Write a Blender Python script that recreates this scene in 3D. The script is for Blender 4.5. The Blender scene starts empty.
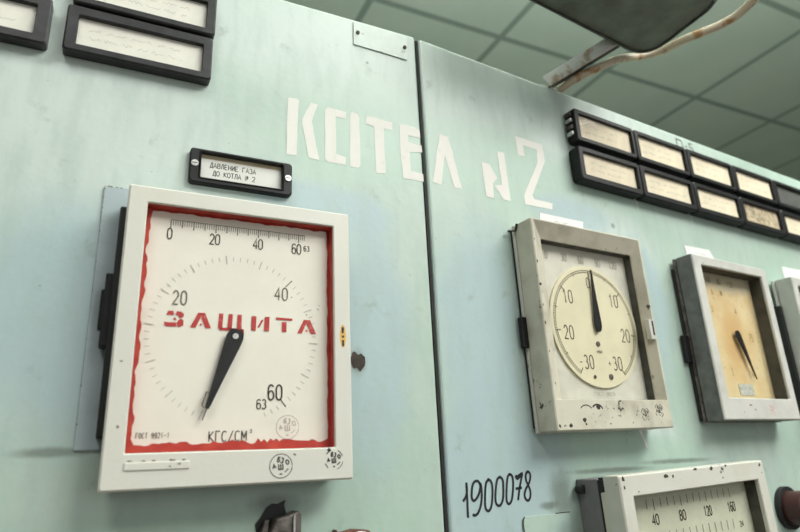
import bpy, bmesh, math, random
from mathutils import Vector, Matrix
random.seed(7)
SC = bpy.context.scene
COL = SC.collection
TH = math.radians(5.5634)          # the right cabinet is turned away by this much
XS = 0.2052                        # where the two cabinets meet
MM = 0.001

# ------------------------------------------------------------------ materials
def new_mat(name):
    m = bpy.data.materials.new(name); m.use_nodes = True
    nt = m.node_tree; b = nt.nodes['Principled BSDF']
    return m, nt, b
def N(nt, t, **kw):
    n = nt.nodes.new(t)
    for k, v in kw.items(): setattr(n, k, v)
    return n
def mixc(nt, fac, a, b):
    n = N(nt, 'ShaderNodeMix', data_type='RGBA')
    for sock, v in ((n.inputs[0], fac), (n.inputs[6], a), (n.inputs[7], b)):
        if hasattr(v, 'is_output'): nt.links.new(v, sock)
        else: sock.default_value = v if isinstance(v, (int, float)) else (*v, 1)
    return n.outputs[2]
def coords(nt): return N(nt, 'ShaderNodeTexCoord').outputs['Object']
def noise(nt, vec, scale, detail=4, rough=.55, lo=.4, hi=.6, dist=0):
    n = N(nt, 'ShaderNodeTexNoise'); n.inputs['Scale'].default_value = scale
    n.inputs['Detail'].default_value = detail; n.inputs['Roughness'].default_value = rough
    n.inputs['Distortion'].default_value = dist
    nt.links.new(vec, n.inputs['Vector'])
    r = N(nt, 'ShaderNodeMapRange', interpolation_type='SMOOTHSTEP')
    r.inputs[1].default_value = lo; r.inputs[2].default_value = hi
    nt.links.new(n.outputs[0], r.inputs[0]); return r.outputs[0]
def math_n(nt, op, a, b=None):
    n = N(nt, 'ShaderNodeMath', operation=op)
    for i, v in enumerate((a, b)):
        if v is None: continue
        if hasattr(v, 'is_output'): nt.links.new(v, n.inputs[i])
        else: n.inputs[i].default_value = v
    return n.outputs[0]
def blob(nt, vec, c, r, soft=.6, wob=None):
    s = N(nt, 'ShaderNodeVectorMath', operation='SUBTRACT'); nt.links.new(vec, s.inputs[0]); s.inputs[1].default_value = c
    d = N(nt, 'ShaderNodeVectorMath', operation='DIVIDE'); nt.links.new(s.outputs[0], d.inputs[0]); d.inputs[1].default_value = r
    l = N(nt, 'ShaderNodeVectorMath', operation='LENGTH'); nt.links.new(d.outputs[0], l.inputs[0])
    v = l.outputs['Value']
    if wob is not None: v = math_n(nt, 'ADD', v, math_n(nt, 'MULTIPLY', math_n(nt, 'SUBTRACT', wob, .5), .45))
    m = N(nt, 'ShaderNodeMapRange', interpolation_type='SMOOTHSTEP')
    m.inputs[1].default_value = 1 + soft/2; m.inputs[2].default_value = 1 - soft/2
    nt.links.new(v, m.inputs[0]); return m.outputs[0]
def bump(nt, b, vec, scale, strength, dist=.001):
    n = N(nt, 'ShaderNodeTexNoise'); n.inputs['Scale'].default_value = scale; n.inputs['Detail'].default_value = 3
    nt.links.new(vec, n.inputs['Vector'])
    u = N(nt, 'ShaderNodeBump'); u.inputs['Strength'].default_value = strength; u.inputs['Distance'].default_value = dist
    nt.links.new(n.outputs[0], u.inputs['Height']); nt.links.new(u.outputs[0], b.inputs['Normal'])
def plain(name, col, rough=.5, metal=0, var=.12, scale=60, bmp=0, spec=.5):
    m, nt, b = new_mat(name); v = coords(nt)
    f = noise(nt, v, scale, lo=.25, hi=.75)
    nt.links.new(mixc(nt, f, tuple(c*(1-var) for c in col), tuple(min(1, c*(1+var)) for c in col)), b.inputs['Base Color'])
    b.inputs['Roughness'].default_value = rough; b.inputs['Metallic'].default_value = metal
    b.inputs['Specular IOR Level'].default_value = spec
    if bmp: bump(nt, b, v, scale*6, bmp)
    return m
def chipped(name, col, chip, stain, lo, scale=170, rough=.42, stain_amt=.5, offs=(0,0,0)):
    m, nt, b = new_mat(name); v0 = coords(nt)
    mp = N(nt, 'ShaderNodeMapping'); mp.inputs['Location'].default_value = offs; nt.links.new(v0, mp.inputs[0]); v = mp.outputs[0]
    f1 = noise(nt, v, 28, detail=6, lo=.42, hi=.75)
    base = mixc(nt, math_n(nt, 'MULTIPLY', f1, stain_amt), col, stain)
    f2 = noise(nt, v, scale, detail=5, rough=.6, lo=lo, hi=lo+.02)
    f3 = noise(nt, v, 40, detail=2, lo=.5, hi=.6)
    base = mixc(nt, math_n(nt, 'MULTIPLY', f2, f3), base, chip)
    nt.links.new(base, b.inputs['Base Color']); b.inputs['Roughness'].default_value = rough
    bump(nt, b, v, 300, .12, .0006)
    return m
def cabinet_mat(name, blues, greens, darks, pales):
    m, nt, b = new_mat(name); v = coords(nt)
    w = noise(nt, v, 18, detail=5, lo=.2, hi=.8)
    g = mixc(nt, noise(nt, v, 9, detail=5, lo=.3, hi=.7), (.405, .535, .455), (.485, .590, .520))
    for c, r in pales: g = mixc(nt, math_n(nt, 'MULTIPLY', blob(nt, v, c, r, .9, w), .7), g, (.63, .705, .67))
    for c, r in greens: g = mixc(nt, math_n(nt, 'MULTIPLY', blob(nt, v, c, r, .7, w), .75), g, (.420, .570, .475))
    for c, r in blues: g = mixc(nt, math_n(nt, 'MULTIPLY', blob(nt, v, c, r, .75, w), .85), g, (.405, .520, .545))
    # fine mottling of old brushed paint
    mp = N(nt, 'ShaderNodeMapping'); mp.inputs['Scale'].default_value = (1, 1, .28); nt.links.new(v, mp.inputs[0])
    g = mixc(nt, math_n(nt, 'MULTIPLY', noise(nt, mp.outputs[0], 60, detail=6, lo=.42, hi=.68), .34), g, (.37, .47, .43))
    # grime spots
    g = mixc(nt, math_n(nt, 'MULTIPLY', noise(nt, v, 38, detail=6, rough=.65, lo=.58, hi=.76), .55), g, (.27, .32, .28))
    g = mixc(nt, math_n(nt, 'MULTIPLY', noise(nt, v, 210, detail=3, lo=.735, hi=.755), .8), g, (.09, .10, .08))
    for c, r in darks: g = mixc(nt, math_n(nt, 'MULTIPLY', blob(nt, v, c, r, 1.2, noise(nt, v, 90, detail=4, lo=.1, hi=.9)), .65), g, (.13, .15, .12))
    nt.links.new(g, b.inputs['Base Color']); b.inputs['Roughness'].default_value = .40
    bump(nt, b, v, 160, .16, .001)
    return m
M = {}
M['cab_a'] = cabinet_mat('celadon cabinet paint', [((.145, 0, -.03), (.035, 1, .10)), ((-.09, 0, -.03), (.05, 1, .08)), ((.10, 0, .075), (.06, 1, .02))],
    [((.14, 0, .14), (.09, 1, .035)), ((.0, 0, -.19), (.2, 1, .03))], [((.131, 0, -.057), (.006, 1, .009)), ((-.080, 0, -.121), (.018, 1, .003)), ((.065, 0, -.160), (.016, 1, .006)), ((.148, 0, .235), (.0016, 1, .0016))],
    [((-.02, 0, .26), (.26, 1, .07)), ((-.10, 0, .11), (.14, 1, .09))])  # pale patches put the brightness of a near ceiling light into the paint
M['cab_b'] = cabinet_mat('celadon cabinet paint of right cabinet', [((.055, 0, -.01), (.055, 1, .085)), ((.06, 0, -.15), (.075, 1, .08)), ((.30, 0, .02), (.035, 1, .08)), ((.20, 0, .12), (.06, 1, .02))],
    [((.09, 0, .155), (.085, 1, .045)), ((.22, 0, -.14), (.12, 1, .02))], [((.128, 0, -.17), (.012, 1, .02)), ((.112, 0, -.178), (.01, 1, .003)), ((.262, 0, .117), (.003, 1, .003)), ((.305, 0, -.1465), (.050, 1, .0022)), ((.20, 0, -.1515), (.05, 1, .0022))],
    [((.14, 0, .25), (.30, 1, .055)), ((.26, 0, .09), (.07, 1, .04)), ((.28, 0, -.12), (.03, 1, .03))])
M['edge'] = plain('black seam shade', (.012, .013, .012), .8)  # stands in for the shade inside the cabinet seam
M['white'] = chipped('ivory bezel enamel', (.68, .665, .60), (.25, .17, .11), (.66, .63, .54), .735, stain_amt=.35)
M['cream'] = chipped('grimy cream bezel enamel', (.63, .595, .49), (.05, .045, .035), (.36, .33, .26), .635, 120, stain_amt=.75, offs=(.3, .1, .2))
M['grey_enamel'] = chipped('pale grey bezel enamel', (.62, .61, .57), (.07, .06, .05), (.40, .39, .36), .68, 130, stain_amt=.5, offs=(.7, .4, 0))
M['ivory2'] = chipped('chipped ivory bezel enamel', (.65, .635, .57), (.10, .08, .055), (.55, .52, .44), .655, 120, stain_amt=.5, offs=(.1, .9, .4))
M['black'] = plain('black bakelite', (.012, .012, .013), .45, var=.3, bmp=.05, spec=.3)
M['frame'] = plain('dark grey plastic frame', (.026, .026, .029), .36, var=.35, scale=90, bmp=.06)
M['case'] = plain('black gauge case', (.012, .012, .012), .55)
M['blueplate'] = chipped('old blue grey paint', (.42, .50, .52), (.07, .07, .06), (.30, .36, .37), .70, 90, stain_amt=.8)
M['dial'] = plain('ivory dial', (.84, .81, .735), .55, var=.03, scale=25)
M['dial_b'] = plain('dull white dial plate', (.66, .64, .56), .55, var=.10, scale=40)
M['disc'] = plain('cream dial disc', (.74, .685, .50), .5, var=.05, scale=30)
def rust_dial():
    m, nt, b = new_mat('yellowed stained dial'); v = coords(nt)
    g = mixc(nt, noise(nt, v, 35, detail=5, lo=.35, hi=.7), (.74, .60, .36), (.68, .50, .26))
    w = noise(nt, v, 60, lo=.2, hi=.8)
    g = mixc(nt, math_n(nt, 'MULTIPLY', blob(nt, v, (.004, 0, .0), (.022, 1, .045), 1.2, w), .8), g, (.62, .38, .16))
    g = mixc(nt, math_n(nt, 'MULTIPLY', blob(nt, v, (0, 0, .085), (.12, 1, .022), .6, w), .8), g, (.52, .48, .36))
    nt.links.new(g, b.inputs['Base Color']); b.inputs['Roughness'].default_value = .6
    return m
M['dial_c'] = rust_dial()
M['dial_d'] = plain('pale green grey scale', (.62, .63, .50), .55, var=.06, scale=40)
M['ink'] = plain('black ink', (.03, .026, .022), .7)
M['ink2'] = plain('brown black ink', (.06, .045, .03), .7)
M['faded'] = plain('faded grey ink', (.42, .40, .36), .8, var=.25, scale=200)
M['faint'] = plain('faint grey ink', (.55, .53, .48), .8, var=.1, scale=200)
M['pinkink'] = plain('faint purple stamp ink', (.50, .40, .40), .8, var=.2, scale=200)
M['greyink'] = plain('worn grey ink', (.22, .20, .17), .8, var=.3, scale=300)
def redpaint():
    m, nt, b = new_mat('red brushed paint'); v = coords(nt)
    g = mixc(nt, noise(nt, v, 90, detail=5, lo=.35, hi=.75), (.42, .025, .014), (.56, .065, .035))
    nt.links.new(g, b.inputs['Base Color']); b.inputs['Roughness'].default_value = .45
    bump(nt, b, v, 250, .15); return m
M['red'] = redpaint()
def stencil(name, a, c, bl):
    m, nt, b = new_mat(name); v = coords(nt)
    g = mixc(nt, noise(nt, v, 120, detail=6, rough=.7, lo=bl, hi=bl+.14), a, c)
    nt.links.new(g, b.inputs['Base Color']); b.inputs['Roughness'].default_value = .6; return m
M['redsten'] = stencil('red stencil paint', (.48, .03, .03), (.66, .24, .20), .55)
M['whitesten'] = stencil('white stencil paint', (.78, .765, .71), (.66, .67, .61), .56)
M['darkwash'] = plain('black marker', (.012, .014, .016), .55)
M['paper'] = plain('aged white paper', (.82, .80, .74), .75, var=.05, scale=50)
M['paper2'] = plain('yellowed paper', (.84, .74, .58), .75, var=.08, scale=50)
M['paperw'] = plain('clean white paper', (.82, .82, .80), .7, var=.02)
M['steel'] = plain('worn steel', (.55, .55, .53), .35, .9, var=.25, scale=200)
M['dullsteel'] = plain('dull grey metal', (.15, .13, .115), .5, .4, var=.5, scale=120, bmp=.3)
M['rust'] = plain('rusty dark metal', (.055, .042, .032), .75, .2, var=.6, scale=120, bmp=.5)
M['strip'] = plain('dark grey door strip', (.20, .195, .20), .5, var=.1)
M['yellow'] = plain('orange yellow mark', (.75, .45, .09), .5)
M['lamp'] = plain('dusty grey green lamp enamel', (.12, .135, .115), .5, var=.3, scale=30, bmp=.08)
M['lampdark'] = plain('dark lamp rim', (.05, .055, .05), .5, var=.3)
def worn():
    m, nt, b = new_mat('worn white bracket paint'); v = coords(nt)
    g = mixc(nt, noise(nt, v, 45, detail=5, lo=.54, hi=.66), (.76, .76, .74), (.46, .34, .22))
    nt.links.new(g, b.inputs['Base Color']); b.inputs['Roughness'].default_value = .5; return m
M['bracket'] = worn()
def cablem():
    m, nt, b = new_mat('beige cable sheath'); v = coords(nt)
    g = mixc(nt, noise(nt, v, 55, detail=4, lo=.5, hi=.62), (.62, .53, .40), (.42, .24, .10))
    nt.links.new(g, b.inputs['Base Color']); b.inputs['Roughness'].default_value = .45; return m
M['cable'] = cablem()
def glassm():
    m = bpy.data.materials.new('thin window glass'); m.use_nodes = True; nt = m.node_tree
    for n in list(nt.nodes): nt.nodes.remove(n)
    o = N(nt, 'ShaderNodeOutputMaterial'); mx = N(nt, 'ShaderNodeMixShader'); t = N(nt, 'ShaderNodeBsdfTransparent'); g = N(nt, 'ShaderNodeBsdfGlossy')
    g.inputs['Roughness'].default_value = .03; t.inputs['Color'].default_value = (.985, .985, .975, 1)
    mx.inputs[0].default_value = .004
    nt.links.new(t.outputs[0], mx.inputs[1]); nt.links.new(g.outputs[0], mx.inputs[2]); nt.links.new(mx.outputs[0], o.inputs[0])
    return m
M['glass'] = glassm()
def ceilingm():
    m, nt, b = new_mat('suspended ceiling tiles'); v = coords(nt)
    sp = N(nt, 'ShaderNodeSeparateXYZ'); nt.links.new(v, sp.inputs[0])
    ds = []
    for out, off in ((sp.outputs[0], 1.336), (sp.outputs[1], .678)):
        a = math_n(nt, 'ADD', out, 60 - off + .3)
        a = math_n(nt, 'MODULO', a, .6)
        ds.append(math_n(nt, 'ABSOLUTE', math_n(nt, 'SUBTRACT', a, .3)))
    d = math_n(nt, 'MINIMUM', ds[0], ds[1])
    f = math_n(nt, 'LESS_THAN', d, .014)
    tile = mixc(nt, noise(nt, v, 3, detail=4, lo=.3, hi=.7), (.34, .44, .36), (.38, .47, .39))
    nt.links.new(mixc(nt, f, tile, (.17, .235, .19)), b.inputs['Base Color']); b.inputs['Roughness'].default_value = .7
    return m
M['ceiling'] = ceilingm()
M['wall'] = plain('pale green wall paint', (.42, .48, .42), .8, var=.04, scale=3)
M['floor'] = plain('brown linoleum floor', (.22, .17, .13), .6, var=.15, scale=4)

# ------------------------------------------------------------------ mesh helpers
class MB:
    def __init__(s): s.v = []; s.f = []; s.runs = []
    def add(s, vs, fs):
        o = len(s.v); s.v += [tuple(p) for p in vs]; s.f += [tuple(i+o for i in f) for f in fs]; s.runs.append((list(vs), list(fs))); return s
    def box(s, x0, x1, y0, y1, z0, z1):
        vs = [(x, y, z) for x in (x0, x1) for y in (y0, y1) for z in (z0, z1)]
        return s.add(vs, [(0,1,3,2), (4,6,7,5), (0,4,5,1), (2,3,7,6), (0,2,6,4), (1,5,7,3)])
    def loft(s, loops, closed=False, cap=(False, False)):
        n = len(loops[0]); vs = [p for l in loops for p in l]; fs = []
        k = len(loops)
        for i in range(k if closed else k-1):
            j = (i+1) % k
            for a in range(n):
                b = (a+1) % n; fs.append((i*n+a, i*n+b, j*n+b, j*n+a))
        if cap[0]: fs.append(tuple(range(n))[::-1])
        if cap[1]: fs.append(tuple((k-1)*n+a for a in range(n)))
        return s.add(vs, fs)
    def ribbon(s, pts, w, y, closed=False):
        P = [Vector((p[0], p[1])) for p in pts]; n = len(P)
        if n < 2: return s
        L = []; R = []
        for i in range(n):
            if closed: a, b = P[i-1], P[(i+1) % n]; d1 = (P[i]-a); d2 = (b-P[i])
            else:
                d1 = P[i]-P[i-1] if i else P[1]-P[0]; d2 = P[i+1]-P[i] if i < n-1 else P[i]-P[i-1]
            d1 = d1.normalized() if d1.length else d2.normalized(); d2 = d2.normalized() if d2.length else d1
            t = (d1+d2); t = t.normalized() if t.length > .2 else d1
            c = max(.55, t.dot(d1)); nrm = Vector((-t.y, t.x))*(w/2/c)
            L.append(P[i]+nrm); R.append(P[i]-nrm)
        vs = [(p.x, y, p.y) for p in L] + [(p.x, y, p.y) for p in R]
        fs = [(i, (i+1) % n, n+(i+1) % n, n+i) for i in range(n if closed else n-1)]
        fs = [f[::-1] for f in fs]
        return s.add(vs, fs)
    def poly(s, pts, y):
        return s.add([(p[0], y, p[1]) for p in pts], [tuple(range(len(pts)))])
    def prism(s, pts, y0, y1):
        n = len(pts)
        a = [(p[0], y0, p[1]) for p in pts]; b = [(p[0], y1, p[1]) for p in pts]
        return s.loft([a, b], cap=(True, True))
    def disc(s, cx, cz, r, y0, y1, n=48, rz=None):
        pts = [(cx+r*math.cos(2*math.pi*i/n), cz+(rz or r)*math.sin(2*math.pi*i/n)) for i in range(n)]
        return s.prism(pts, y0, y1)
    def tube(s, path, r, n=10, cap=True):
        P = [Vector(p) for p in path]; loops = []; up = Vector((0, 0, 1)); prev = None
        for i, p in enumerate(P):
            t = (P[min(i+1, len(P)-1)]-P[max(i-1, 0)]).normalized()
            a = t.cross(up if abs(t.z) < .95 else Vector((1, 0, 0))).normalized() if prev is None else (prev - t*prev.dot(t)).normalized()
            prev = a; b = t.cross(a); rr = r[i] if isinstance(r, (list, tuple)) else r
            loops.append([p + (a*math.cos(2*math.pi*k/n) + b*math.sin(2*math.pi*k/n))*rr for k in range(n)])
        return s.loft(loops, cap=(cap, cap))
    def build(s, name, m, parent=None, bevel=0, seg=2, smooth=False):
        me = bpy.data.meshes.new(name); me.from_pydata(s.v, [], s.f); me.materials.append(m)
        bm = bmesh.new(); bm.from_mesh(me)
        big = [f for f in bm.faces if len(f.verts) > 4]
        if big: bmesh.ops.triangulate(bm, faces=big, ngon_method='EAR_CLIP')
        bmesh.ops.recalc_face_normals(bm, faces=bm.faces); bm.to_mesh(me); bm.free()
        if smooth:
            for p in me.polygons: p.use_smooth = True
        o = bpy.data.objects.new(name, me); COL.objects.link(o)
        if parent: o.parent = parent
        if bevel:
            b = o.modifiers.new('bevel', 'BEVEL'); b.width = bevel; b.segments = seg; b.limit_method = 'ANGLE'; b.angle_limit = math.radians(40)
        return o
def build_each(mb, name, m, parent):
    """marks that lie apart from each other become parts of their own"""
    B = []
    for vs, fs in mb.runs:
        lo = [min(p[i] for p in vs) for i in range(3)]; hi = [max(p[i] for p in vs) for i in range(3)]
        B.append((lo, hi, max(b-a for a, b in zip(lo, hi))))
    grp = list(range(len(B)))
    def find(i):
        while grp[i] != i: i = grp[i]
        return i
    for i in range(len(B)):
        for j in range(i):
            gap = math.sqrt(sum(max(0, B[i][0][k]-B[j][1][k], B[j][0][k]-B[i][1][k])**2 for k in range(3)))
            if gap <= .006: grp[find(i)] = find(j)
    out = {}
    for i, (vs, fs) in enumerate(mb.runs): out.setdefault(find(i), MB()).add(vs, fs)
    return [q.build(name, m, parent) for q in out.values()]
def rrect(x0, x1, z0, z1, y, r=0, n=4):
    if r <= 0: r = 1e-5
    pts = []
    for cx, cz, a0 in ((x1-r, z1-r, 0), (x0+r, z1-r, 90), (x0+r, z0+r, 180), (x1-r, z0+r, 270)):
        for i in range(n+1):
            a = math.radians(a0+90*i/n); pts.append((cx+r*math.cos(a), y, cz+r*math.sin(a)))
    return pts
def arc(cx, cy, rx, ry, a0, a1, n=None):
    n = n or max(4, int(abs(a1-a0)/18))
    return [(cx+rx*math.cos(math.radians(a0+(a1-a0)*i/n)), cy+ry*math.sin(math.radians(a0+(a1-a0)*i/n))) for i in range(n+1)]
def smooth_path(P, k=5):
    out = []; P = [Vector(p) for p in P]; n = len(P)
    for i in range(n-1):
        p0, p1, p2, p3 = P[max(i-1, 0)], P[i], P[i+1], P[min(i+2, n-1)]
        for j in range(k):
            t = j/k
            out.append(.5*((2*p1)+(p2-p0)*t+(2*p0-5*p1+4*p2-p3)*t*t+(3*p1-p0-3*p2+p3)*t**3))
    return out+[P[-1]]
G = {
 '0': [arc(.5, .68, .5, .32, 0, 180)+arc(.5, .32, .5, .32, 180, 360)+[(1, .68), (.99, .76)]],
 '1': [[(.15, .78), (.55, 1), (.55, 0)]],
 '2': [arc(.5, .70, .46, .30, 165, -25)+[(0, 0), (1, 0)]],
 '3': [arc(.46, .76, .42, .24, 150, -85), arc(.46, .27, .5, .27, 85, -150)],
 '4': [[(.75, 0), (.75, 1), (0, .3), (1, .3)]],
 '5': [[(.9, 1), (.18, 1), (.1, .56)]+arc(.48, .32, .5, .32, 125, -150)],
 '6': [arc(.5, .70, .48, .30, 35, 180)+arc(.5, .3, .48, .3, 180, 535)],
 '7': [[(0, 1), (1, 1), (.35, 0)]],
 '8': [arc(.5, .76, .4, .24, 0, 360), arc(.5, .27, .48, .27, 0, 360)],
 '9': [arc(.5, .30, .48, .30, 215, 360)+arc(.5, .7, .48, .3, 0, 355)],
 '-': [[(.1, .45), (.9, .45)]], '+': [[(.05, .45), (.95, .45)], [(.5, .15), (.5, .75)]], '/': [[(0, -.05), (.9, 1.05)]], '.': [[(.4, 0), (.6, 0)]],
 'К': [[(.08, 0), (.08, 1)], [(.95, 1), (.15, .48), (1, 0)]], 'Г': [[(.08, 0), (.08, 1), (.95, 1)]],
 'С': [arc(.5, .68, .48, .32, 40, 180)+arc(.5, .32, .48, .32, 180, 320)], 'М': [[(0, 0), (0, 1)], [(0, 1), (.5, .3)], [(.5, .3), (1, 1)], [(1, 1), (1, 0)]],
 'Н': [[(.08, 0), (.08, 1)], [(.92, 0), (.92, 1)], [(.08, .5), (.92, .5)]], 'О': [arc(.5, .5, .5, .5, 0, 360)],
 'А': [[(0, 0), (.5, 1), (1, 0)], [(.2, .35), (.8, .35)]], 'Д': [[(0, -.15), (.05, .05), (.95, .05), (1, -.15)], [(.15, .05), (.45, 1), (.85, 1), (.85, .05)]],
 'В': [[(.08, 0), (.08, 1)], [(.08, 1)]+arc(.5, .77, .4, .23, 90, -90)+[(.08, .54)], [(.08, .54)]+arc(.5, .27, .45, .27, 90, -90)+[(.08, 0)]],
 'Л': [[(0, 0), (.2, .15), (.4, 1), (.9, 1), (.9, 0)]], 'Е': [[(.95, 1), (.08, 1), (.08, 0), (.95, 0)], [(.08, .5), (.75, .5)]],
 'И': [[(.08, 1), (.08, 0)], [(.08, 0), (.92, 1)], [(.92, 1), (.92, 0)]], 'З': [arc(.46, .76, .42, .24, 150, -85), arc(.46, .27, .5, .27, 85, -150)],
 'Т': [[(0, 1), (1, 1)], [(.5, 1), (.5, 0)]], 'П': [[(.08, 0), (.08, 1), (.92, 1), (.92, 0)]], '№': [[(.05, 0), (.05, 1), (.55, 0), (.55, 1)], arc(.82, .7, .16, .2, 0, 360), [(.68, .35), (.98, .35)]],
 'I': [[(.5, 0), (.5, 1)]], 'Ш': [[(0, 1), (0, 0), (1, 0), (1, 1)], [(.5, 0), (.5, 1)]], 'Ф': [[(.5, 0), (.5, 1)], arc(.5, .55, .45, .3, 0, 360)], 'У': [[(.05, 1), (.5, .4)], [(.95, 1), (.4, .1), (.1, .05)]],
 ' ': [],
}
def text(mb, s, cx, cz, h, w, gap, th, y, rot=0, jit=0):
    tot = len(s)*w+(len(s)-1)*gap; x = -tot/2; c, sn = math.cos(rot), math.sin(rot)
    for ch in s:
        dz = random.uniform(-jit, jit)
        for st in G.get(ch, []):
            pts = []
            for a, b in st:
                u, v = x+a*w, (b-.5)*h+dz
                pts.append((cx+u*c-v*sn, cz+u*sn+v*c))
            mb.ribbon(pts, th, y)
        x += w+gap
    return mb
def scribble(mb, x0, x1, z, h, th, y, seed):
    """a faint unreadable handwritten line"""
    r = random.Random(seed); x = x0
    while x < x1:
        L = r.uniform(.006, .016); pts = []; xx = x
        while xx < min(x+L, x1): pts.append((xx, z+r.uniform(-h/2, h/2))); xx += r.uniform(.0008, .0016)
        if len(pts) > 1: mb.ribbon(pts, th, y)
        x += L+r.uniform(.002, .004)
def chip(mb, x, z, r, y, seed, n=9, sx=1):
    rr = random.Random(seed)
    mb.poly([(x+sx*r*rr.uniform(.45, 1.2)*math.cos(2*math.pi*i/n), z+r*rr.uniform(.45, 1.2)*math.sin(2*math.pi*i/n)) for i in range(n)], y)

# ------------------------------------------------------------------ scene helpers
def tag(o, label, cat, group=None):
    o['label'] = label; o['category'] = cat
    if group: o['group'] = group
    return o
def thing(name, label, cat, x, z, plane, group=None, y=0):
    """an Empty on the panel face (plane 1: left cabinet, plane 2: right cabinet); local -Y points out of the panel"""
    o = bpy.data.objects.new(name, None); COL.objects.link(o); o.empty_display_size = .02
    if plane == 1: o.location = (x, y, z)
    else:
        o.location = (XS+x*math.cos(TH)-y*math.sin(TH), x*math.sin(TH)+y*math.cos(TH), z); o.rotation_euler = (0, 0, TH)
    return tag(o, label, cat, group)
def structure(name, mb, m):
    o = mb.build(name, m); o['kind'] = 'structure'; return o

# ------------------------------------------------------------------ the room
ZF, ZC = -1.62, 1.582
structure('floor', MB().box(-3, 5.5, -3.5, 3.2, ZF-.1, ZF), M['floor'])
structure('ceiling', MB().box(-3, 5.5, -3.5, 3.2, ZC, ZC+.05), M['ceiling'])
structure('wall_back', MB().box(-3, 5.5, 3.2, 3.3, ZF, ZC), M['wall'])
structure('wall_right', MB().box(5.5, 5.6, -3.5, 3.2, ZF, ZC), M['wall'])
structure('wall_left', MB().box(-3.1, -3, -3.5, 3.2, ZF, ZC), M['wall'])

# ------------------------------------------------------------------ cabinets
HT = .2825
c1 = thing('control_cabinet', 'green steel control cabinet on the left, carrying the big red-bordered gauge', 'cabinet', 0, 0, 1)
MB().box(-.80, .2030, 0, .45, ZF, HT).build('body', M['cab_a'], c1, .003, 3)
c2 = thing('control_cabinet', 'green steel control cabinet on the right, carrying two rows of black label frames', 'cabinet', 0, 0, 2)
foot = [(.0015, 0), (1.15, 0), (1.15, .45), (.0015+.45*math.tan(TH), .45)]
mb = MB(); mb.loft([[(a, b, ZF) for a, b in foot], [(a, b, HT+.0005) for a, b in foot]], cap=(True, True))
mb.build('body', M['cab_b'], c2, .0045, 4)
ye = -.00025
def wob(pts, k=.0006):
    """hand-cut stencil outline: resample a polygon and waver it a little"""
    out = []
    for i, p in enumerate(pts):
        q = pts[(i+1) % len(pts)]; d = math.hypot(q[0]-p[0], q[1]-p[1]); n = max(1, int(d/.008))
        for j in range(n):
            t = j/n; out.append((p[0]+(q[0]-p[0])*t+random.uniform(-k, k)*.6, p[1]+(q[1]-p[1])*t+random.uniform(-k, k)*.6))
    return out
W = lambda L: [(a*MM, b*MM) for a, b in L]
mb = MB()
for P in ([(70.4,176.8),(78.5,177.6),(80.2,175.6),(79.2,148),(78.7,120.0),(69.4,119.9),(69.6,150)],
          [(91.2,176.3),(97.8,176.0),(92.2,157.6),(96.1,134.1),(99.1,119.5),(89.3,120.1),(83.2,152.5),(83.6,157.9)],
          [(104.5,172.8),(106.6,175.4),(125.1,174.4),(124.7,166.8),(114.8,167.4),(114.8,129.0),(124.3,127.3),(124.2,119.6),(107.2,119.4),(104.4,122.0)],
          [(129.2,174.7),(131.4,176.0),(136.4,174.8),(138.3,171.5),(137.9,121.6),(135.5,118.8),(128.1,119.1)],
          [(146.0,175.5),(172.6,174.3),(172.2,165.9),(162.8,165.3),(163.2,117.6),(153.4,117.1),(152.9,165.3),(144.4,166.8)],
          [(179.4,173.4),(183.8,174.2),(196.0,173.8),(201.6,171.4),(202.0,163.4),(188.8,163.6),(188.5,156.2),(202.3,155.2),(202.5,147.5),(189.1,145.8),(189.9,126.0),(202.4,124.4),(202.4,116.4),(180.9,116.4),(179.5,135.2)]):
    mb.poly(wob(W(P), .0005), ye)
mb.build('stencilled_lettering', M['whitesten'], c1)
mb = MB()
for P in ([(19.9,174.2),(30.5,173.6),(42.6,118.4),(33.3,117.6),(24.6,151.5),(17.7,117.2),(7.8,118.3)],
          [(70.8,155.0),(81.3,154.7),(90.3,140.7),(83.9,133.8),(82.6,116.1),(73.0,116.4)],
          [(93.5,172.8),(103.4,173.6),(105.7,117.4),(95.5,117.5),(85.5,130.8),(95.6,134.1)],
          [(122.0,199.0),(126.5,199.0),(162.2,198.2),(163.5,177.3),(137.8,130.6),(140.0,126.9),(166.5,126.5),(165.3,118.6),(150.8,118.4),(125.9,117.8),(125.2,128.1),(151.6,173.5),(152.9,189.6),(132.5,190.2),(132.8,176.4),(123.9,174.8)]):
    mb.poly(wob(W(P), .0005), ye)
mb.build('stencilled_lettering', M['whitesten'], c2)
mb = MB()
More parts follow.
